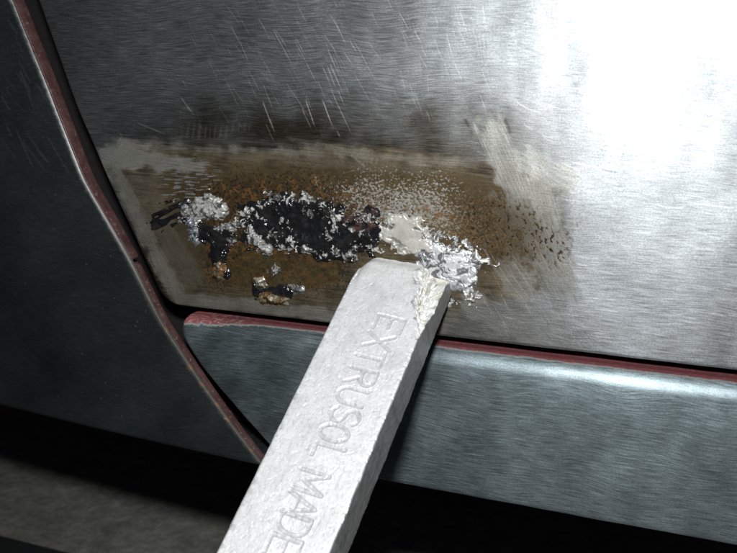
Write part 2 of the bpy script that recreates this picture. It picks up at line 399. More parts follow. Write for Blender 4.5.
# hand scratches: long thin light grooves ------------------------------------------------------------
rs = np.random.RandomState(4)
sc = np.zeros(Xg.shape)
def put_scratch(a, b, w, k):
    pad = 3; mnx, mxx = min(a[0], b[0]) - pad, max(a[0], b[0]) + pad; mny, mxy = min(a[1], b[1]) - pad, max(a[1], b[1]) + pad
    i = np.where((U > mnx) & (U < mxx) & (V > mny) & (V < mxy))
    if len(i[0]) == 0: return
    t, s, L = seg(U[i], V[i], a, b)
    val = ss(w, w * .35, np.abs(s)) * ss(0, .15, t) * ss(1, .6, t) * k
    sc[i] = np.maximum(sc[i], val)
for _ in range(120):
    cx = np.clip(rs.normal(300, 62), 185, 425); cy = np.clip(rs.normal(62, 36), 2, 134)
    L = rs.uniform(8, 34) if rs.rand() < .8 else rs.uniform(30, 52); an_ = math.radians(rs.normal(63, 4))
    put_scratch((cx - L / 2 * math.cos(an_), cy - L / 2 * math.sin(an_)), (cx + L / 2 * math.cos(an_), cy + L / 2 * math.sin(an_)), rs.uniform(.38, .62), rs.choice([rs.uniform(.08, .3), rs.uniform(.3, .75)]))
for _ in range(45):
    cx = rs.uniform(400, 490); cy = rs.uniform(10, 130); L = rs.uniform(12, 40); an_ = math.radians(rs.normal(74, 8))
    put_scratch((cx - L / 2 * math.cos(an_), cy - L / 2 * math.sin(an_)), (cx + L / 2 * math.cos(an_), cy + L / 2 * math.sin(an_)), rs.uniform(.5, .9), rs.uniform(.06, .25))
for _ in range(60):
    cx = rs.uniform(60, 330); cy = rs.uniform(0, 135); L = rs.uniform(6, 26); an_ = math.radians(rs.choice([rs.normal(20, 10), rs.normal(95, 12), rs.normal(60, 8)]))
    put_scratch((cx - L / 2 * math.cos(an_), cy - L / 2 * math.sin(an_)), (cx + L / 2 * math.cos(an_), cy + L / 2 * math.sin(an_)), rs.uniform(.4, .7), rs.uniform(.05, .22))
for _ in range(90):
    cx = rs.uniform(480, 600); cy = rs.uniform(255, 350); L = rs.uniform(14, 40); an_ = math.radians(rs.normal(58, 5))
    put_scratch((cx - L / 2 * math.cos(an_), cy - L / 2 * math.sin(an_)), (cx + L / 2 * math.cos(an_), cy + L / 2 * math.sin(an_)), rs.uniform(.4, .7), rs.uniform(.05, .25))
for a, b in (((135, 122), (170, 136)), ((180, 96), (196, 118)), ((262, 100), (276, 136)), ((305, 98), (316, 130)), ((322, 98), (334, 130))):
    put_scratch(a, b, .9, .8)
over(sc * .8, (.72, .72, .70), .52, 1.0, .3); hgt -= sc * .00003
arcs = np.zeros(Xg.shape); arcd = np.zeros(Xg.shape)
for q_ in range(420):
    cx, cy = rs.uniform(455, 745), rs.uniform(-10, 345); L = rs.uniform(14, 48); th = math.radians(rs.normal(9 + 14 * max(0, 1 - abs(cx - 530) / 70.), 4)); w_ = rs.uniform(.5, 1.3); bd = rs.uniform(.5, 4)
    i0 = np.searchsorted(-V[:, 600], -(cy + 40)), np.searchsorted(-V[:, 600], -(cy - 40)) ; r0_, r1_ = max(0, i0[0] - 60), min(len(zs), i0[1] + 60)
    t, sd, _ = seg(U[r0_:r1_], V[r0_:r1_], (cx - L / 2 * math.cos(th), cy - L / 2 * math.sin(th)), (cx + L / 2 * math.cos(th), cy + L / 2 * math.sin(th)))
    val = ss(w_, w_ * .2, np.abs(sd + bd * 4 * (t - .5) ** 2)) * ss(0, .35, t) * ss(1, .65, t) * rs.uniform(.15, .6)
    tgt = arcs if q_ % 2 else arcd; tgt[r0_:r1_] = np.maximum(tgt[r0_:r1_], val)
clean = (1 - zm) * (1 - np.clip(e1 + e2 + e3, 0, 1)) * ss(440, 520, U) * .75
over(arcs * clean, (.62, .64, .66), .50); over(arcd * clean * .8, (.16, .17, .18), .56)

Yd = Yg - hgt
P = np.stack([Xg, Yd, Zg], -1)
ten = lambda *a: np.stack(a, -1)
surf = ten(rgh, met, brs)
uvd = np.stack([Xg, Zg], -1) * 10
# return flange: the outline folded back into the gap (one extra ring on the left and below)
def skirt_rows(P, rows, depth):      # add rows below row 0
    out = [P]
    for d, (dy, dz) in enumerate(rows):
        q = P[0].copy()[None]; q = q + np.array([0, dy, dz]); out.insert(0, q)
    return np.concatenate(out, 0)
ext = lambda A, k: np.concatenate([np.repeat(A[:1], k, 0), A], 0)
extc = lambda A, k: np.concatenate([np.repeat(A[:, :1], k, 1), A], 1)
P = skirt_rows(P, [(.003, .0), (.010, .0)], 0); A1 = ext(col, 2); A2 = ext(surf, 2); A3 = ext(uvd, 2)
left = P[:, :1]; P = np.concatenate([left + np.array([0, .010, 0]), left + np.array([0, .003, 0]), P], 1)
A1 = extc(A1, 2); A2 = extc(A2, 2); A3 = extc(A3, 2)
A1 = np.clip(A1, .004, .85)
door = part(grid_mesh('door', P, MAT_DOOR, None, {'tint': A1, 'surf': A2}, uv=A3))
door['label'] = 'bare sanded steel door corner with rust, burnt flux and wiped tin'

# ---- what lies on the door: charred crust and solder, each its own mesh, sinking into the skin at its rim -----
def deposit(name, H, tintc, mat, label=None, lim=-.00005):
    k = H > lim
    kq = k[:-1, :-1] | k[1:, :-1] | k[:-1, 1:] | k[1:, 1:]
    r = np.where(kq.any(1))[0]; c = np.where(kq.any(0))[0]
    sl = (slice(r[0], r[-1] + 2), slice(c[0], c[-1] + 2)); kk = kq[r[0]:r[-1] + 1, c[0]:c[-1] + 1]
    y = Yg[sl] + np.minimum(hgt[sl], 0) * -1 - np.maximum(H[sl], -.0003)
    o = grid_mesh(name, np.stack([Xg[sl], y, Zg[sl]], -1), mat, None, {'tint': np.clip(tintc[sl], .004, .9)}, keep=kk)
    o.parent = door
    if label: o['label'] = label
    return o
w1_ = (fbm(U, V, 14, 601, 3) - .5) * 22; w2_ = (fbm(U, V, 14, 602, 3) - .5) * 22
UW, VW = U + w1_, V + w2_
def crag(sx, seed, ang=25.0):        # torn, folded relief, 0..1
    c_, s_ = math.cos(math.radians(ang)), math.sin(math.radians(ang))
    a = (UW * c_ + VW * s_) * .45; b = -UW * s_ + VW * c_
    return .6 * ridge(a, b, sx, seed, 3) + .4 * np.abs(2 * fbm(a, b, sx * .8, seed + 3, 3) - 1)
rough_h = .0009 * (crag(34, 201) - .42) + .00022 * (n15 - .5)
black = np.empty(col.shape); black[:] = (.010, .010, .011)
black *= (.6 + .9 * n6)[..., None]
ash = (ss(.55, .66, fbm(U, V, 13, 611, 3)) * .18)[..., None]; black = black * (1 - ash) + np.array([.055, .050, .046]) * ash
redd = ss(-4, 8, poly_sd(U, V, [(345, 212), (380, 210), (376, 228), (350, 232)]) + 10 * (n6 - .5))[..., None] * ss(.45, .6, n6)[..., None]
black = black * (1 - redd) + np.array([.09, .045, .04]) * redd
def region(pts, a15=14, a6=9, a3=3): return poly_sd(U, V, pts) + a15 * (n15 - .5) + a6 * (n6 - .5) + a3 * (n3 - .5)
flake = ss(.50, .58, fbm(U * .8 + .3 * V, V, 6.5, 210, 3)) 
crack = ss(.74, .86, ridge(U + .4 * w1_, V + .4 * w2_, 9, 615, 2))
def pale(base, k=1.0):
    a = np.empty(col.shape); a[:] = base; a = a * (1 - .35 * crack[..., None]) * (1 - .82 * ss(.53, .60, fbm(UW * 1.1, VW, 6.5, 641, 4)))[..., None]; return a * (.72 + .5 * n6 + .25 * (n15 - .5))[..., None] * k
crusts = [
    [(240, 208), (262, 199), (292, 196), (330, 204), (352, 212), (378, 212), (382, 232), (374, 250), (345, 258), (318, 258), (296, 248), (262, 246), (246, 234)],
    [(203, 224), (226, 222), (236, 232), (232, 248), (226, 264), (222, 278), (212, 268), (212, 246), (202, 236)],
    [(148, 214), (168, 204), (186, 198), (196, 206), (190, 222), (170, 226), (156, 228)],
    [(252, 284), (270, 286), (296, 288), (302, 294), (276, 302), (258, 298)]]
H_cr = None
for i, pts in enumerate(crusts):
    q = region(pts, 34, 14, 0) + 1.0 if i < 3 else region(pts, 14, 8, 1)
    if i == 2: q = np.minimum(q, (vn((U + .3 * V) / 16, (V + .45 * U) / 5, 645) - .40) * 40)
    H = np.where(q > 0, .0006 * ss(0, 7, q), q * .00015) + rough_h * ss(-3, 3, q) * (1.0 if i else 1.25)
    if i == 0:   # burnt-through hollow in the seam
        hol = ss(-2, 9, region([(262, 212), (300, 206), (328, 214), (326, 238), (290, 240), (264, 232)])); H = H - .0006 * hol + .0001
        H = np.maximum(H, np.where(q > 2, .00006, -1))
    deposit('charred_crust', H, black, MAT_CRUST, 'glossy black burnt residue in the seam' if i == 0 else None)

def solder(name, pts, h, tint, mat, label=None, a=(12, 9, 4), crink=1.0, gate=None, sc_=9, seed=220):
    q = region(pts, *a)
    if gate is not None: q = np.minimum(q, gate)
    H = np.where(q > 0, h * ss(0, 6, q), q * .0002) + ss(-1, 4, q) * crink * (.0009 * (crag(sc_ * 1.9, seed, 20) - .42) + .00005 * (n3 - .5) - .0001 * crack)
    return deposit(name, H, tint, mat, label)
solder('solder_lump', [(186, 206), (196, 198), (204, 190), (216, 194), (226, 203), (229, 214), (220, 222), (206, 220), (196, 224), (186, 218)], .0012, pale((.56, .55, .52)), MAT_SOLDER, 'pale crumbly solder lump')
solder('solder_lump', [(176, 202), (188, 200), (194, 218), (200, 232), (198, 246), (190, 240), (184, 222)], .0008, pale((.40, .42, .46)), MAT_BRIGHT, a=(10, 12, 5), seed=231)
solder('solder_lump', [(210, 226), (228, 222), (240, 224), (238, 231), (222, 235), (212, 233)], .0008, pale((.42, .42, .41)), MAT_SOLDER, a=(8, 8, 4), seed=236)
# ragged flakes of solder round the burnt seam: (u, v, half length, half width, tilt, brightness)
FLAKES = [(280, 197, 7, 3, 15, .70), (308, 198, 6, 4, 10, .66), (263, 206, 4, 3, 40, .58), (247, 213, 6, 4, -20, .55), (260, 217, 4, 2.5, 30, .55),
          (251, 229, 3.5, 8, -12, .62), (257, 240, 8, 5, 25, .58), (266, 247, 7, 4, 10, .5), (277, 236, 5, 3, 40, .5), (293, 242, 8, 3, 35, .58), (307, 248, 7, 4, 25, .6),
          (284, 222, 4, 1.6, 50, .5), (312, 213, 5, 1.6, 20, .5), (336, 217, 7, 6, -35, .68), (333, 228, 4, 6, 10, .62), (330, 236, 3, 3, 0, .55),
          (338, 251, 5, 3, 30, .55), (346, 255, 5, 2.5, 20, .5), (326, 256, 3.5, 2, 20, .45), (362, 234, 3, 3, 0, .5), (353, 230, 3, 4, 20, .35), (350, 221, 5, 2, -30, .5),
          (367, 216, 6, 3, 10, .42), (372, 247, 5, 2, 10, .5), (236, 224, 6, 2.5, -15, .5), (296, 200, 3.5, 2, 20, .5), (320, 203, 4, 2, 15, .5), (274, 271, 4, 4, 20, .3), (270, 201, 4, 1.8, -20, .5),
          (242, 222, 4, 2, 30, .45), (318, 252, 4, 2, 20, .5), (284, 246, 4, 2, 30, .45), (356, 247, 4, 2, -30, .45), (232, 241, 3, 3, 0, .3), (186, 212, 3, 6, 20, .42),
          (482, 261, 6, 2, 15, .8), (470, 246, 6, 2.5, 20, .8), (430, 237, 5, 2, 10, .75), (446, 303, 6, 2, -10, .6), (476, 296, 4, 2, -40, .7), (438, 233, 4, 1.6, 20, .6), (455, 240, 5, 2, 15, .8)]
fine_a = fbm(UW, VW, 6, 620, 4); fine_b = fbm(UW + 40, VW * 1.2, 3.4, 621, 3); crum = ridge(UW * .8, VW, 9, 622, 3)
for k, (fu, fv, fa, fb, tilt, br_) in enumerate(FLAKES):
    c_, s_ = math.cos(math.radians(tilt)), math.sin(math.radians(tilt)); m_ = max(fa, fb) + 7
    ii = np.where((np.abs(U - fu) < m_) & (np.abs(V - fv) < m_)); sl = (slice(ii[0].min(), ii[0].max() + 1), slice(ii[1].min(), ii[1].max() + 1))
    uu, vv = U[sl] - fu, V[sl] - fv
    d_ = np.hypot((uu * c_ + vv * s_) / fa, (-uu * s_ + vv * c_) / fb)
    q = (1.0 - d_) * min(fa, fb) + 14 * (fine_a[sl] - .5) + 10 * (fine_b[sl] - .5)
    H = np.where(q > 0, .00022 + .00045 * ss(0, 3.5, q), q * .0003) + ss(0, 2, q) * (.0006 * (crum[sl] - .5) + .00012 * (fine_b[sl] - .5))
    tint = np.array([1, .985, .955]) * (br_ * rs.uniform(.55, 1.05) * (.45 + 1.0 * fine_a[sl]))[..., None]
    dkf = (.9 * ss(.50, .58, fbm(UW[sl] * 1.2 + 31 * k, VW[sl], 5.5, 640, 3)))[..., None]; tint = tint * (1 - dkf) + np.array([.05, .046, .040]) * dkf
    kk = H > -.00005; kq = kk[:-1, :-1] | kk[1:, :-1] | kk[:-1, 1:] | kk[1:, 1:]
    if not kq.any(): continue
    y = Yg[sl] - .0005 - np.maximum(H, -.0009)
    o = grid_mesh('solder_flake', np.stack([Xg[sl], y, Zg[sl]], -1), MAT_SOLDER, None, {'tint': np.clip(tint, .01, .85)}, keep=kq); o.parent = door
# smooth pale pool left of the bar tip
pq = [(376, 224), (388, 217), (404, 214), (420, 218), (430, 228), (428, 240), (434, 250), (412, 254), (392, 250), (378, 240)]
q = region(pq, 20, 14, 1)
UP, VP = U + 9 * (n6 - .5), V + 9 * (fbm(U, V, 7, 605, 3) - .5)
hol = np.maximum.reduce([ss(4.2, 2.0, np.hypot(UP - 385, (VP - 224) * 1.2)), ss(3.0, 1.2, np.hypot(UP - 391, VP - 226)), ss(3.0, 1.2, np.hypot((UP - 418) * .5, (VP - 228) * 1.6)), .55 * ss(6, 3, np.hypot((UP - 398) * .5, (VP - 242 - .5 * (UP - 398)) * 1.5)), 0 * n3])
H = np.where(q > 0, .0007 * ss(0, 5, q), q * .0002) - .0006 * hol + .00008 * (n15 - .5)
tp = np.empty(col.shape); tp[:] = (.56, .545, .50); tp *= (.8 + .4 * n15)[..., None] * (1 - .8 * hol[..., None])
deposit('solder_pool', H, tp, MAT_POOL, 'smooth pale solder pool beside the bar tip')
# crumpled bright solder at the bar tip
bpts = [(422, 240), (440, 237), (464, 246), (478, 254), (482, 268), (476, 286), (466, 298), (450, 294), (436, 302), (418, 284), (414, 256)]
q = region(bpts, 26, 20, 4)
ba = (UW * .94 + VW * .34) * .55; bb = -UW * .34 + VW * .94
fold = ridge(ba, bb, 9, 631, 3); fold2 = ridge(ba * 1.6 + 9, bb, 4.5, 633, 2)
H = np.where(q > 0, .0005 * ss(0, 9, q), q * .0003) + ss(-1, 4, q) * (.00034 * (fold - .55) + .00014 * (fold2 - .5))
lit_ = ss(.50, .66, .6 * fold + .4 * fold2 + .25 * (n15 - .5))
gre = ss(-6, 6, poly_sd(U, V, [(432, 282), (462, 284), (466, 300), (436, 304)]) + 12 * (n15 - .5))
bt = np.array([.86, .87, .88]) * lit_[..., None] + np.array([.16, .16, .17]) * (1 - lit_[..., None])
dkb = (.85 * ss(.53, .60, fbm(ba * 1.3, bb, 8, 642, 3)))[..., None]; bt = bt * (1 - dkb) + np.array([.11, .11, .115]) * dkb
bt = bt * (1 - .7 * gre[..., None]) + np.array([.30, .315, .34]) * .7 * gre[..., None]
deposit('bright_solder', H, bt, MAT_BRIGHT, 'shiny crumpled solder where the bar melts')
# drips below the seam
drip = pale((.30, .25, .18)); mixd = ss(.45, .6, n6)[..., None]; drip = drip * (1 - mixd) + pale((.20, .105, .035)) * mixd
solder('solder_drip', [(214, 262), (224, 256), (228, 270), (224, 282), (214, 280), (208, 272)], .0014, drip, MAT_SOLDER, 'rusty solder drip', a=(6, 6, 3), crink=.6, seed=281)
solder('solder_drip', [(256, 290), (272, 290), (290, 298), (288, 306), (272, 307), (260, 302)], .0020, drip, MAT_SOLDER, a=(6, 5, 3), crink=.6, seed=286)
solder('solder_drip', [(254, 276), (264, 276), (270, 286), (262, 292), (254, 288)], .0013, pale((.42, .38, .30)), MAT_SOLDER, a=(6, 6, 3), crink=.7, seed=291)
solder('solder_drip', [(288, 284), (304, 286), (308, 293), (292, 296)], .0010, pale((.34, .34, .34)), MAT_BRIGHT, a=(6, 6, 3), crink=.7, seed=296)

# ---- sill -------------------------------------------------------------------------------------------------
sill_left = smooth_curve([(-.1352, -.0685), (-.1338, -.0754), (-.1282, -.0840), (-.1086, -.1075), (-.1020, -.1150)], .008)
prof = []                                          # (Y, Z): back of ledge, shoulder, face, lower roll, underside
ZL = -.0680
for y in np.linspace(.022, .0034, 40): prof.append((y, ZL - .0002 * (y < .006)))
for a in np.linspace(0, 1, 40)[1:]:
    t = a * math.radians(97); prof.append((.0034 - .0046 * math.sin(t), ZL - .0046 + .0046 * math.cos(t)))
y0, z0 = prof[-1]
for a in np.linspace(0, 1, 130)[1:]:
    prof.append((y0 + .0062 * a ** 1.35, z0 + (-.1120 - z0) * a))
y0, z0 = prof[-1]
for a in np.linspace(0, 1, 20)[1:]:
    t = math.radians(15 + 75 * a); prof.append((y0 + .0030 * (math.sin(math.radians(15) ) * 0 + (1 - math.cos(t)) - (1 - math.cos(math.radians(15)))), z0 - .0030 * (math.sin(t) - math.sin(math.radians(15)))))
y0, z0 = prof[-1]
for a in np.linspace(0, 1, 6)[1:]: prof.append((y0 + .05 * a, z0))
prof = np.array(prof)
exs = np.concatenate([[0, .0001, .0002, .0004, .0007, .001, .0013], np.arange(.0017, .19, .0003), .19 + np.cumsum(np.geomspace(.0004, .02, 14))])
PY, EX = np.meshgrid(prof[:, 0], exs, indexing='ij'); PZ, _ = np.meshgrid(prof[:, 1], exs, indexing='ij')
cz = np.clip((-.0680 - PZ) / .006, 0, 1)
xl = sill_left(PZ) + .0026 * (1 - np.sqrt(1 - (1 - cz) ** 2))
PX = xl + EX
rl = .0013; PYr = PY + np.where(EX < rl, rl - np.sqrt(np.maximum(rl ** 2 - (rl - EX) ** 2, 0)), 0)
Us, Vs = to_px(PX, PY, PZ)
PYr = PYr + .0007 * (fbm(PX * 4000, PZ * 4000, 85, 301, 2) - .5) * ss(-.070, -.075, PZ) + .00022 * (fbm(PX * 4000, PZ * 2500, 30, 302, 2) - .5) * ss(-.070, -.075, PZ)
sc_col = np.empty(PX.shape + (3,)); b_ = fbm(Us, Vs, 70, 305, 4)
sc_col[:] = (.27, .325, .345); sc_col *= (.6 + .8 * b_)[..., None]
swl = ss(.36, .74, fbm(Us + .6 * Vs, Vs * .8, 46, 306, 3)) * (.35 + .65 * ss(-.06, -.11, PX)); sc_col *= (1 + .38 * swl)[..., None]
s_r = np.full(PX.shape, .52); s_m = np.full(PX.shape, .93) - .05 * swl; s_b = np.ones(PX.shape)
arc = np.concatenate([[0], np.cumsum(np.hypot(*np.diff(prof, axis=0).T))]); AR, _ = np.meshgrid(arc, exs, indexing='ij')
edge_at = arc[39] + .0022 + .0010 * (fbm(Us, Us * 0, 22, 311, 4) - .45) + .0030 * ss(-.108, -.128, PX) * (.6 + .9 * (fbm(Us, Us * 0, 10, 312, 3) - .4))
pd = (edge_at - AR) * 1000
nz_ = fbm(PX * 5000, AR * 5000, 5, 313, 3)
prm = ss(-.55, -.25, pd + .7 * (nz_ - .5)) ; pnt = ss(-.08, .1, pd + .35 * (nz_ - .5) - .25)
def over_s(mk, c, r, m):
    mk = np.clip(mk, 0, 1); sc_col[:] = sc_col * (1 - mk[..., None]) + np.asarray(c) * mk[..., None]
    s_r[:] = s_r * (1 - mk) + r * mk; s_m[:] = s_m * (1 - mk) + m * mk; s_b[:] = s_b * (1 - mk)
over_s(prm * .8, (.34, .34, .32), .5, .2)
pale_p = ss(-.118, -.133, PX) * .8 + ss(.58, .68, nz_) * .5
over_s(pnt, (.180, .062, .066), .46, 0.0)
over_s(pnt * np.clip(pale_p, 0, .8), (.34, .10, .11), .5, 0)
vein = ss(.035, .0, np.abs(fbm(PX * 5000, AR * 9000, 16, 317, 3) - .5)) * pnt * ss(-.105, -.12, PX)
over_s(vein * .8, (.45, .38, .33), .5, 0)
PS = np.stack([PX, PYr, PZ], -1)
lf = PS[:, :1]; PS = np.concatenate([lf + np.array([.0, .012, 0]), lf + np.array([0, .004, 0]), PS], 1)
uvs = np.stack([PX, AR], -1) * 10
sill = part(grid_mesh('sill', PS, MAT_SILL, None, {'tint': extc(sc_col, 2), 'surf': extc(ten(s_r, s_m, s_b), 2)}, uv=extc(uvs, 2), flip=True))
sill['label'] = 'sanded steel sill with old maroon paint left on its upper ledge'

# ---- fender -----------------------------------------------------------------------------------------------
fpts = [(-.1888, .0248), (-.1780, -.0014), (-.1674, -.0283), (-.1520, -.0527), (-.1422, -.0709), (-.1285, -.0892), (-.1174, -.1027), (-.1080, -.1130)]
fen_edge = smooth_curve(fpts, .012)
zf_ = np.concatenate([[-.1137, -.1136, -.1133, -.1128, -.1120], np.arange(-.1115, .045, .0004), .045 + np.cumsum(np.geomspace(.0006, .02, 10))])
ef_ = np.concatenate([np.concatenate([np.linspace(0, .001, 12), np.linspace(.0012, .0032, 12)]), np.arange(.0036, .07, .0004), .07 + np.cumsum(np.geomspace(.0008, .03, 12))])
ZF, EF = np.meshgrid(zf_, ef_, indexing='ij')
XF = fen_edge(ZF) - EF * 1.08
RF = .0009 + .0014 * ss(-.075, -.01, ZF)
YF = np.where(EF < RF, RF - np.sqrt(np.maximum(RF ** 2 - (RF - EF) ** 2, 0)), 0) + .30 * np.maximum(EF - .001, 0) ** 2 + .05 * EF
bz = ZF + .1137; YF = YF + np.where(bz < .0018, .0018 - np.sqrt(np.maximum(.0018 ** 2 - (.0018 - bz) ** 2, 0)), 0)
YF += .0003 * (fbm(XF * 4000, ZF * 4000, 120, 331, 2) - .5)
Uf, Vf = to_px(XF, YF, ZF)
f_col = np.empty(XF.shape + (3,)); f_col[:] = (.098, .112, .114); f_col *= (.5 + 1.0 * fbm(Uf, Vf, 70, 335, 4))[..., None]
f_r = np.full(XF.shape, .42); f_m = np.full(XF.shape, .78); f_b = np.full(XF.shape, .8)
highlit = ss(.0022, .0004, EF + .0012 * (fbm(Uf, Vf, 6, 337, 3) - .5))  # edge highlight painted into the fender colour, bright above and dim below
f_col = f_col * (1 - .75 * highlit[..., None]) + (np.array([.085, .072, .06]) + np.array([.36, .37, .38]) * ss(-.07, -.01, ZF)[..., None]) * .75 * highlit[..., None]; f_r = f_r * (1 - highlit) + .55 * highlit; f_b *= 1 - highlit; f_m = f_m * (1 - .8 * highlit * ss(-.02, -.075, ZF))
rus = highlit * ss(.55, .7, fbm(Uf, Vf, 9, 339, 3)) * ss(-.06, -.075, ZF)
f_col = f_col * (1 - .7 * rus[..., None]) + np.array([.22, .13, .07]) * .7 * rus[..., None]
fsc = np.zeros(XF.shape)
for _ in range(40):
    cx = rs.uniform(0, 60); cy = rs.uniform(0, 150); L = rs.uniform(10, 50); an_ = math.radians(rs.normal(58, 6))
    t, s, _L = seg(Uf, Vf, (cx, cy), (cx + L * math.cos(an_), cy + L * math.sin(an_)))
    fsc = np.maximum(fsc, ss(.9, .3, np.abs(s)) * ss(0, .1, t) * ss(1, .8, t) * rs.uniform(.05, .2))
k2, _ = worley(Uf, Vf, 23, 341); fsc = np.maximum(fsc, ss(.04, .02, k2) * .4 * ss(.5, .6, fbm(Uf, Vf, 50, 342, 2)))
f_col = f_col * (1 - fsc[..., None]) + np.array([.62, .64, .64]) * fsc[..., None]; f_r = f_r * (1 - fsc) + .55 * fsc
PF = np.stack([XF, YF, ZF], -1)
lf = PF[:1] + np.array([0, .03, .0]); PF = np.concatenate([lf, PF], 0)
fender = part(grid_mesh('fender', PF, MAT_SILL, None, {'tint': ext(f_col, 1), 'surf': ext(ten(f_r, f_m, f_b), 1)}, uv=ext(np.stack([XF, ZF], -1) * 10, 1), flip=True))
fender['label'] = 'dark bare steel fender with a painted highlight on its rounded edge'

# ---- painted jamb flange seen in the gap, two pieces with a joint between ---------------------------------
tj = NT('old_maroon_jamb_paint')
nj = tj.noise((900,) * 3, detail=4); nj2 = tj.noise((260,) * 3, detail=3); nj3 = tj.noise((2600,) * 3, detail=2)
cj = tj.mix(tj.rng(nj2, .35, .65, 0, 1), (.080, .036, .036), (.125, .068, .063))
cj = tj.mix(tj.rng(nj, .60, .68, 0, .75), cj, (.22, .16, .145))
tj.l(tj.scale_col(cj, tj.rng(nj3, .3, .7, .75, 1.25)), tj.b.inputs['Base Color']); tj.b.inputs['Roughness'].default_value = .5
tj.l(tj.bump(nj, 5e-5), tj.b.inputs['Normal'])
for za, zb_, lab in ((.09, -.0524, None), (-.0532, -.1128, None)):
    zz = np.linspace(za, zb_, 160 if za > 0 else 70); dd = np.array([.0010, .0014, .002, .003, .004, .005, .006, .0072, .0080, .0085]) * (.64 if za > 0 else .36)
    ZJ, DJ = np.meshgrid(zz, dd, indexing='ij')
    nrm = .0003 * (fbm(ZJ * 4000, DJ * 4000, 30, 351, 3) - .5)
    XJ = fen_edge(ZJ) + .0002 + nrm - .0010 * ss(.0048, .0058, DJ) - .0003 * ss(.0018, .0010, DJ)
    edge = np.minimum(np.abs(ZJ - za), np.abs(ZJ - zb_)); XJ -= .0005 * ss(.0008, 0, edge)
    o = grid_mesh('jamb_flange', np.stack([XJ, DJ + .0006 * (ZJ < -.053), ZJ], -1), tj.m, flip=True); part(o)
    md = o.modifiers.new('thickness', 'SOLIDIFY'); md.thickness = .0008; md.offset = -1
# dark inner structure behind gaps, extended unseen under the car to block ambient light
ti = NT('dark_dusty_underseal'); ti.l(ti.mix(ti.noise((300,) * 3, detail=4), (.006, .005, .005), (.018, .014, .013)), ti.b.inputs['Base Color']); ti.b.inputs['Roughness'].default_value = .8
def box_mesh(name, lo, hi, mat):
    x0, y0, z0 = lo; x1, y1, z1 = hi
    vs = [(x, y, z) for x in (x0, x1) for y in (y0, y1) for z in (z0, z1)]
    fs = [(0, 1, 3, 2), (4, 6, 7, 5), (0, 4, 5, 1), (2, 3, 7, 6), (0, 2, 6, 4), (1, 5, 7, 3)]
    me = bpy.data.meshes.new(name); me.from_pydata(vs, [], fs); me.materials.append(mat)
    o = bpy.data.objects.new(name, me); C.objects.link(o); return o
inner = box_mesh('underbody_block', (-1.3, .0235, -.1125), (1.0, 1.5, .14), ti.m); part(inner)
mdb = inner.modifiers.new('bevel', 'BEVEL'); mdb.width = .004; mdb.segments = 3

# ------------------------------------------------------------------ solder bar
A = unit(ray(915, -864)); v0 = unit(ray(418, 340))
E1 = unit(np.cross(v0, A)); E1 = E1 if E1[0] > 0 else -E1
E2 = unit(np.cross(E1, A)); E2 = E2 if E2 @ v0 < 0 else -E2
ph = math.radians(19); WV = math.cos(ph) * E1 + math.sin(ph) * E2
MV = np.cross(WV, A); MV = MV if MV @ v0 < 0 else -MV
BW, BT = .0232, .0115
PR = .1905 * ray(418, 340)
LEN, TIP = .158, .0232
# bar frame in world: origin = front face, left edge, at the tip
bo = CAM + M @ (PR - BW * WV + A * TIP); bs = -(M @ A); bw = M @ WV; bm = M @ MV
# perimeter samples (w across, d depth), clockwise from front-left, small corner radius
rc_ = .0007; pts = []
def corner(cx, cy, a0, n=6):
    for i in range(n + 1):
        a = math.radians(a0 + 90 * i / n); pts.append((cx + rc_ * math.cos(a), cy + rc_ * math.sin(a)))
pts += [(w, 0.0) for w in np.linspace(rc_, BW - rc_, 175)]
corner(BW - rc_, -rc_, 90, 6) if False else None
pts += [(BW - rc_ + rc_ * math.sin(a), -rc_ + rc_ * math.cos(a)) for a in np.linspace(0, math.pi / 2, 8)[1:-1]]
pts += [(BW, -d) for d in np.linspace(rc_, BT - rc_, 80)]
pts += [(BW - rc_ + rc_ * math.cos(a), -BT + rc_ - rc_ * math.sin(a)) for a in np.linspace(0, math.pi / 2, 6)[1:-1]]
pts += [(w, -BT) for w in np.linspace(BW - rc_, rc_, 50)]
pts += [(rc_ - rc_ * math.sin(a), -BT + rc_ - rc_ * math.cos(a)) for a in np.linspace(0, math.pi / 2, 6)[1:-1]]
pts += [(0.0, -d) for d in np.linspace(BT - rc_, rc_, 60)]
pts += [(rc_ - rc_ * math.cos(a), -rc_ + rc_ * math.sin(a)) for a in np.linspace(0, math.pi / 2, 8)[1:-1]]
pts = np.array(pts)
ssamp = np.concatenate([np.arange(0, .108, .00014), np.linspace(.109, LEN, 30)])
S, W_ = np.meshgrid(ssamp, pts[:, 0], indexing='ij'); _, D_ = np.meshgrid(ssamp, pts[:, 1], indexing='ij')
front = ss(-.0004, -.00005, D_)
# tip: melted, rounded off towards the left shoulder and back
mm = lambda a: a * 1000
Lw, Sw = mm(W_), mm(S)
tipn = fbm(Lw, Lw * 0, 4.0, 401, 3)
start = .0002 + .0028 * np.clip((.0045 - W_) / .0045, 0, 1) ** 1.7 + .0010 * (tipn - .5) + .0006 * np.clip((W_ - .014) / .009, 0, 1)
scl = np.clip(1 - S / .03, 0, 1) ** 2
S2 = S + start * scl
dn = .00030 * (fbm(Lw + 40 * D_ * 100, Sw, 3.0, 403, 4) - .5)
big = .0005 * (fbm(Lw, Sw, 14, 404, 2) - .5)
hole = ss(.64, .74, fbm(Lw, Sw, 1.3, 405, 3)) * .00006 + ss(.70, .8, fbm(Lw, Sw * 1.0, .6, 406, 2)) * .00005
side_r = ss(BW - .0003, BW - .00005, W_)
Dd = D_ + front * (big + .00010 * (fbm(Lw, Sw, 2.4, 407, 4) - .5) - hole) + .2 * dn
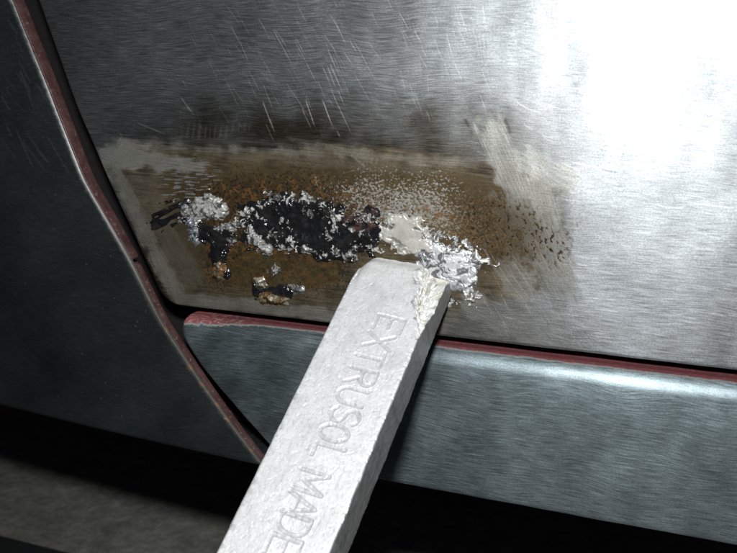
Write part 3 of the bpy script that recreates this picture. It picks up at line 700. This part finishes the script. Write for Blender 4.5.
# melted thinning at the tip: front face slopes away, edge rounds over
dropc = .0016 * ss(.0045, 0, S) ** 2; Dd -= front * dropc
lsh = ss(.0035, 0, W_) * ss(.016, .0, S); Dd -= front * .0018 * lsh ** 1.5; Dd = np.minimum(Dd, -dropc - .0018 * lsh ** 1.5 + .0003)
Wd = W_ + .00020 * (fbm(Sw, D_ * 1000, 3.5, 409, 4) - .5) * 2 * (1 - front) + .0001 * (fbm(Sw, D_ * 1000, .8, 410, 3) - .5) * (1 - front)
# nibbled long edges
nib = ss(.52, .66, fbm(Sw, D_ * 400, 1.8, 412, 3))
Dd -= nib * .00025 * (ss(.0016, .0002, W_) + ss(BW - .0012, BW - .0001, W_)) * front

# stamped lettering --------------------------------------------------------------------------------
def arcp(cx, cy, rx, ry, a0, a1, n=10):
    return [(cx + rx * math.cos(math.radians(a)), cy + ry * math.sin(math.radians(a))) for a in np.linspace(a0, a1, n)]
GL = {  # polylines in a cell: x 0..1 (reading direction), y 0..1 (cap height)
 'E': [[(1, 1), (0, 1), (0, 0), (1, 0)], [(0, .52), (.8, .52)]],
 'X': [[(0, 1), (1, 0)], [(1, 1), (0, 0)]],
 'T': [[(0, 1), (1, 1)], [(.5, 1), (.5, 0)]],
 'R': [[(0, 0), (0, 1), (.55, 1)] + arcp(.55, .75, .42, .25, 90, -90) + [(0, .5)], [(.5, .5), (1, 0)]],
 'U': [[(0, 1)] + arcp(.5, .38, .5, .38, 180, 360, 14) + [(1, 1)]],
 'S': [arcp(.52, .745, .44, .255, 30, 270, 12) + arcp(.48, .245, .46, .245, 90, -150, 12)],
 'O': [arcp(.5, .5, .5, .5, 0, 360, 24)],
 'L': [[(0, 1), (0, 0), (.9, 0)]],
 'M': [[(0, 0), (0, 1), (.5, .25), (1, 1), (1, 0)]],
 'A': [[(0, 0), (.5, 1), (1, 0)], [(.2, .36), (.8, .36)]],
 'D': [[(0, 0), (0, 1), (.45, 1)] + arcp(.45, .5, .55, .5, 90, -90, 12) + [(0, 0)]],
}
def at_px(u, v):                     # photo pixel on the front face -> (s, w)
    d = M @ ray(u, v); t = ((bo - CAM) @ bm) / (d @ bm); p = CAM + d * t - bo
    return p @ bs, p @ bw
text = [('E', 389, 324), ('X', 379, 341), ('T', 369, 357), ('R', 361, 377), ('U', 351, 396), ('S', 345, 416), ('O', 334, 433), ('L', 328, 453), ('M', 311, 482), ('A', 300, 505), ('D', 293, 525), ('E', 283, 547)]
groove = np.zeros(S.shape); berm = np.zeros(S.shape)
for i, (ch, u, v) in enumerate(text):
    s0, w0 = at_px(u, v)
    hgt_l = .0068; wid = .0040 if ch not in 'MA' else .0045
    if ch == 'L': wid = .0032
    wear = .8 if i < 3 else 1.0
    dmin = np.full(S.shape, 9.0)
    box = (np.abs(S2 - s0) < .005) & (np.abs(W_ - w0) < .006) & (D_ > -.0002)
    ii = np.where(box); a = S2[ii]; b = W_[ii]; dloc = np.full(a.shape, 9.0)
    for pl in GL[ch]:
        for (p, q) in zip(pl[:-1], pl[1:]):
            A_ = (s0 + (p[0] - .5) * wid, w0 + (p[1] - .5) * hgt_l); B_ = (s0 + (q[0] - .5) * wid, w0 + (q[1] - .5) * hgt_l)
            dloc = np.minimum(dloc, segdist(a, b, A_, B_))
    groove[ii] = np.maximum(groove[ii], ss(.00062, .00030, dloc) * wear * (.65 + .6 * fbm(a * 1000, b * 1000, 1.5, 420, 2)))
    berm[ii] = np.maximum(berm[ii], ss(.0009, .0006, dloc) * ss(.0003, .00055, dloc) * wear)
Dd -= groove * .00026; Dd += berm * .00005
# random dings and drag marks on the soft metal
for _ in range(70):
    cs, cw = rs.uniform(.004, .105), rs.uniform(.0005, BW - .0005); L = rs.uniform(.001, .007); an_ = rs.uniform(0, math.pi)
    d = segdist(S, W_, (cs, cw), (cs + L * math.cos(an_), cw + L * math.sin(an_)))
    Dd -= front * ss(.00016, .00004, d) * .00006 * rs.uniform(.3, 1)
# broken corner at the right of the tip: cut by a rough plane
loc = np.stack([S2, Wd, Dd], -1)
nc = unit(np.array([-.20, .50, .84])); pc = np.array([.0040, BW * .66, 0.0])
rgh_c = .0019 * (fbm(Sw, Lw, 5.0, 431, 3) - .5) + .0011 * (ridge(Sw * 1.0, Lw + D_ * 700, 2.4, 433, 4) - .5) + .0004 * (fbm(Sw, Lw + D_ * 700, .7, 434, 2) - .5)
ov = (loc - pc) @ nc - rgh_c
# second, longer bite running down the right-hand edge
nc2 = unit(np.array([-.06, .58, .81])); pc2 = np.array([.010, BW * .76, 0.0])
ov2 = (loc - pc2) @ nc2 - rgh_c * .8 - .28 * np.maximum(S - .0125, 0)
ov2r = ov2
cutm = np.maximum(ss(0, .0003, ov), ss(0, .0003, ov2))
loc = loc - np.maximum(ov, 0)[..., None] * nc
ov2 = np.where(ov2 > 0, ov2, 0); loc = loc - ov2[..., None] * nc2
crev = ss(.0006, .0, np.abs((loc - pc) @ nc - rgh_c * 0 + .0004)) * 0
# close the ends
def ring_to(center, ring, f): return center + (ring - center) * f
r0 = loc[0]; c0 = r0.mean(0); cap = []
for f, ds in ((0.02, -.0007), (.3, -.0007), (.6, -.0006), (.82, -.00045), (.93, -.00025), (.98, -.0001)):
    rr = ring_to(c0, r0, f); rr = rr + np.array([ds, 0, 0]) * 1.0; rr[:, 0] += .0006 * (fbm(rr[:, 1] * 1000, rr[:, 2] * 1000, 3, 441, 3) - .5); cap.append(rr)
r1 = loc[-1]; c1 = r1.mean(0); cap2 = [ring_to(c1, r1, f) for f in (.98, .5, .02)]
LOC = np.concatenate([np.array(cap), loc, np.array(cap2)], 0)
PB = bo + LOC[..., :1] * bs + LOC[..., 1:2] * bw + LOC[..., 2:3] * bm
b_col = np.empty(S.shape + (3,)); b_col[:] = (.735, .738, .745)
gn = fbm(Lw, Sw, 2.2, 451, 4); gl = fbm(Lw, Sw, 12, 452, 3)
b_col *= (.90 + .16 * gn + .10 * (gl - .5))[..., None]
dirt_grooves = ss(.58, .72, fbm(Lw, Sw, .7, 453, 3)) * .16 + ss(.60, .74, fbm(Lw * 2.2, Sw * .35, 1.6, 463, 3)) * .14 + ss(.55, .75, fbm(Lw, Sw, 7, 464, 3)) * .08 + groove * .24  # dirt specks and drag streaks; stamped grooves darkened too
b_col *= (1 - dirt_grooves)[..., None]
heat = ss(.016, .0, S); b_col = b_col * (1 - .3 * heat[..., None]) + np.array([.80, .80, .76]) * .3 * heat[..., None]
chalk = np.clip(cutm, 0, 1)[..., None]
ccut = np.array([.72, .715, .69]) * (.62 + .6 * fbm(Sw, Lw + D_ * 700, 1.2, 455, 4))[..., None]
yel = ss(.54, .66, fbm(Sw, Lw + D_ * 700, 2.6, 457, 3))[..., None] * .22
ccut = ccut * (1 - yel) + np.array([.62, .52, .26]) * yel
b_col = b_col * (1 - chalk) + ccut * chalk
crv = np.maximum(ss(.00035, 0, np.abs(ov + .0001)), ss(.00035, 0, np.abs(ov2r + .0001)) * (ov < .0002)) * ss(.45, .62, fbm(Sw, Lw, 2.2, 461, 3)) * (front + cutm > .3)
b_col *= (1 - .6 * np.clip(crv, 0, 1))[..., None]
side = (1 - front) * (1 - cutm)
b_col *= (1 - .40 * side)[..., None]          # shade on the bar's side faces, painted into the colour
b_s = ten(np.where(side > .5, .5, .55) + .1 * (gn - .5), .30 * (1 - cutm) + .35 * side, cutm)
pad = lambda a: np.concatenate([np.repeat(a[:1], len(cap), 0), a, np.repeat(a[-1:], len(cap2), 0)], 0)
tb = NT('dull_silver_solder_metal')
tn = tb.noise((3000,) * 3, detail=3, rough=.65); sfb = tb.sep(tb.attr('surf'))
tb.l(tb.scale_col(tb.attr('tint'), tb.rng(tn, .3, .7, .9, 1.1)), tb.b.inputs['Base Color'])
tb.l(sfb[0], tb.b.inputs['Roughness']); tb.l(sfb[1], tb.b.inputs['Metallic']); tb.l(tb.bump(tn, 1.2e-5), tb.b.inputs['Normal'])
bar = bpy.data.objects.new('solder_bar', None); C.objects.link(bar); bar.location = Vector(bo.tolist())
bar['label'] = 'off-white metal solder bar stamped EXTRUSOL MADE, its chipped tip against the door'; bar['category'] = 'solder bar'
body = grid_mesh('bar_body', PB - bo, tb.m, None, {'tint': np.clip(pad(b_col), .02, .85), 'surf': pad(b_s)}, wrap=True)
body.parent = bar

# ------------------------------------------------------------------ floor
tf = NT('dusty_concrete')
nf = tf.noise((90,) * 3, detail=6, rough=.6); nf2 = tf.noise((14,) * 3, detail=4); nf3 = tf.noise((420,) * 3, detail=3)
cf = tf.mix(tf.rng(nf2, .35, .65, 0, 1), (.50, .485, .43), (.64, .62, .56))
cf = tf.scale_col(cf, tf.rng(nf, .3, .7, .7, 1.25)); cf = tf.scale_col(cf, tf.rng(nf3, .3, .7, .8, 1.2))
tf.l(cf, tf.b.inputs['Base Color']); tf.b.inputs['Roughness'].default_value = .85; tf.l(tf.bump(nf, 2e-3), tf.b.inputs['Normal'])
g = 60; fx = np.linspace(-2.5, 2.5, g); fy = np.linspace(-1.5, 3.5, g)
FX, FY = np.meshgrid(fx, fy, indexing='ij')
floor = grid_mesh('floor', np.stack([FX, FY, -.285 + .001 * (fbm(FX, FY, .3, 501, 2) - .5)], -1), tf.m, flip=True)
floor['kind'] = 'structure'
tm = NT('dark_rubber'); nm = tm.noise((700,) * 3, detail=3)
tm.l(tm.mix(nm, (.030, .036, .036), (.060, .068, .066)), tm.b.inputs['Base Color']); tm.b.inputs['Roughness'].default_value = .8; tm.l(tm.bump(nm, 4e-4), tm.b.inputs['Normal'])
mat_o = box_mesh('floor_mat', (-1.2, -.75, -.2840), (-.02, .148, -.2780), tm.m)
bv = mat_o.modifiers.new('bevel', 'BEVEL'); bv.width = .0025; bv.segments = 3
mat_o['label'] = 'edge of a dark flat mat on the concrete floor'; mat_o['category'] = 'mat'
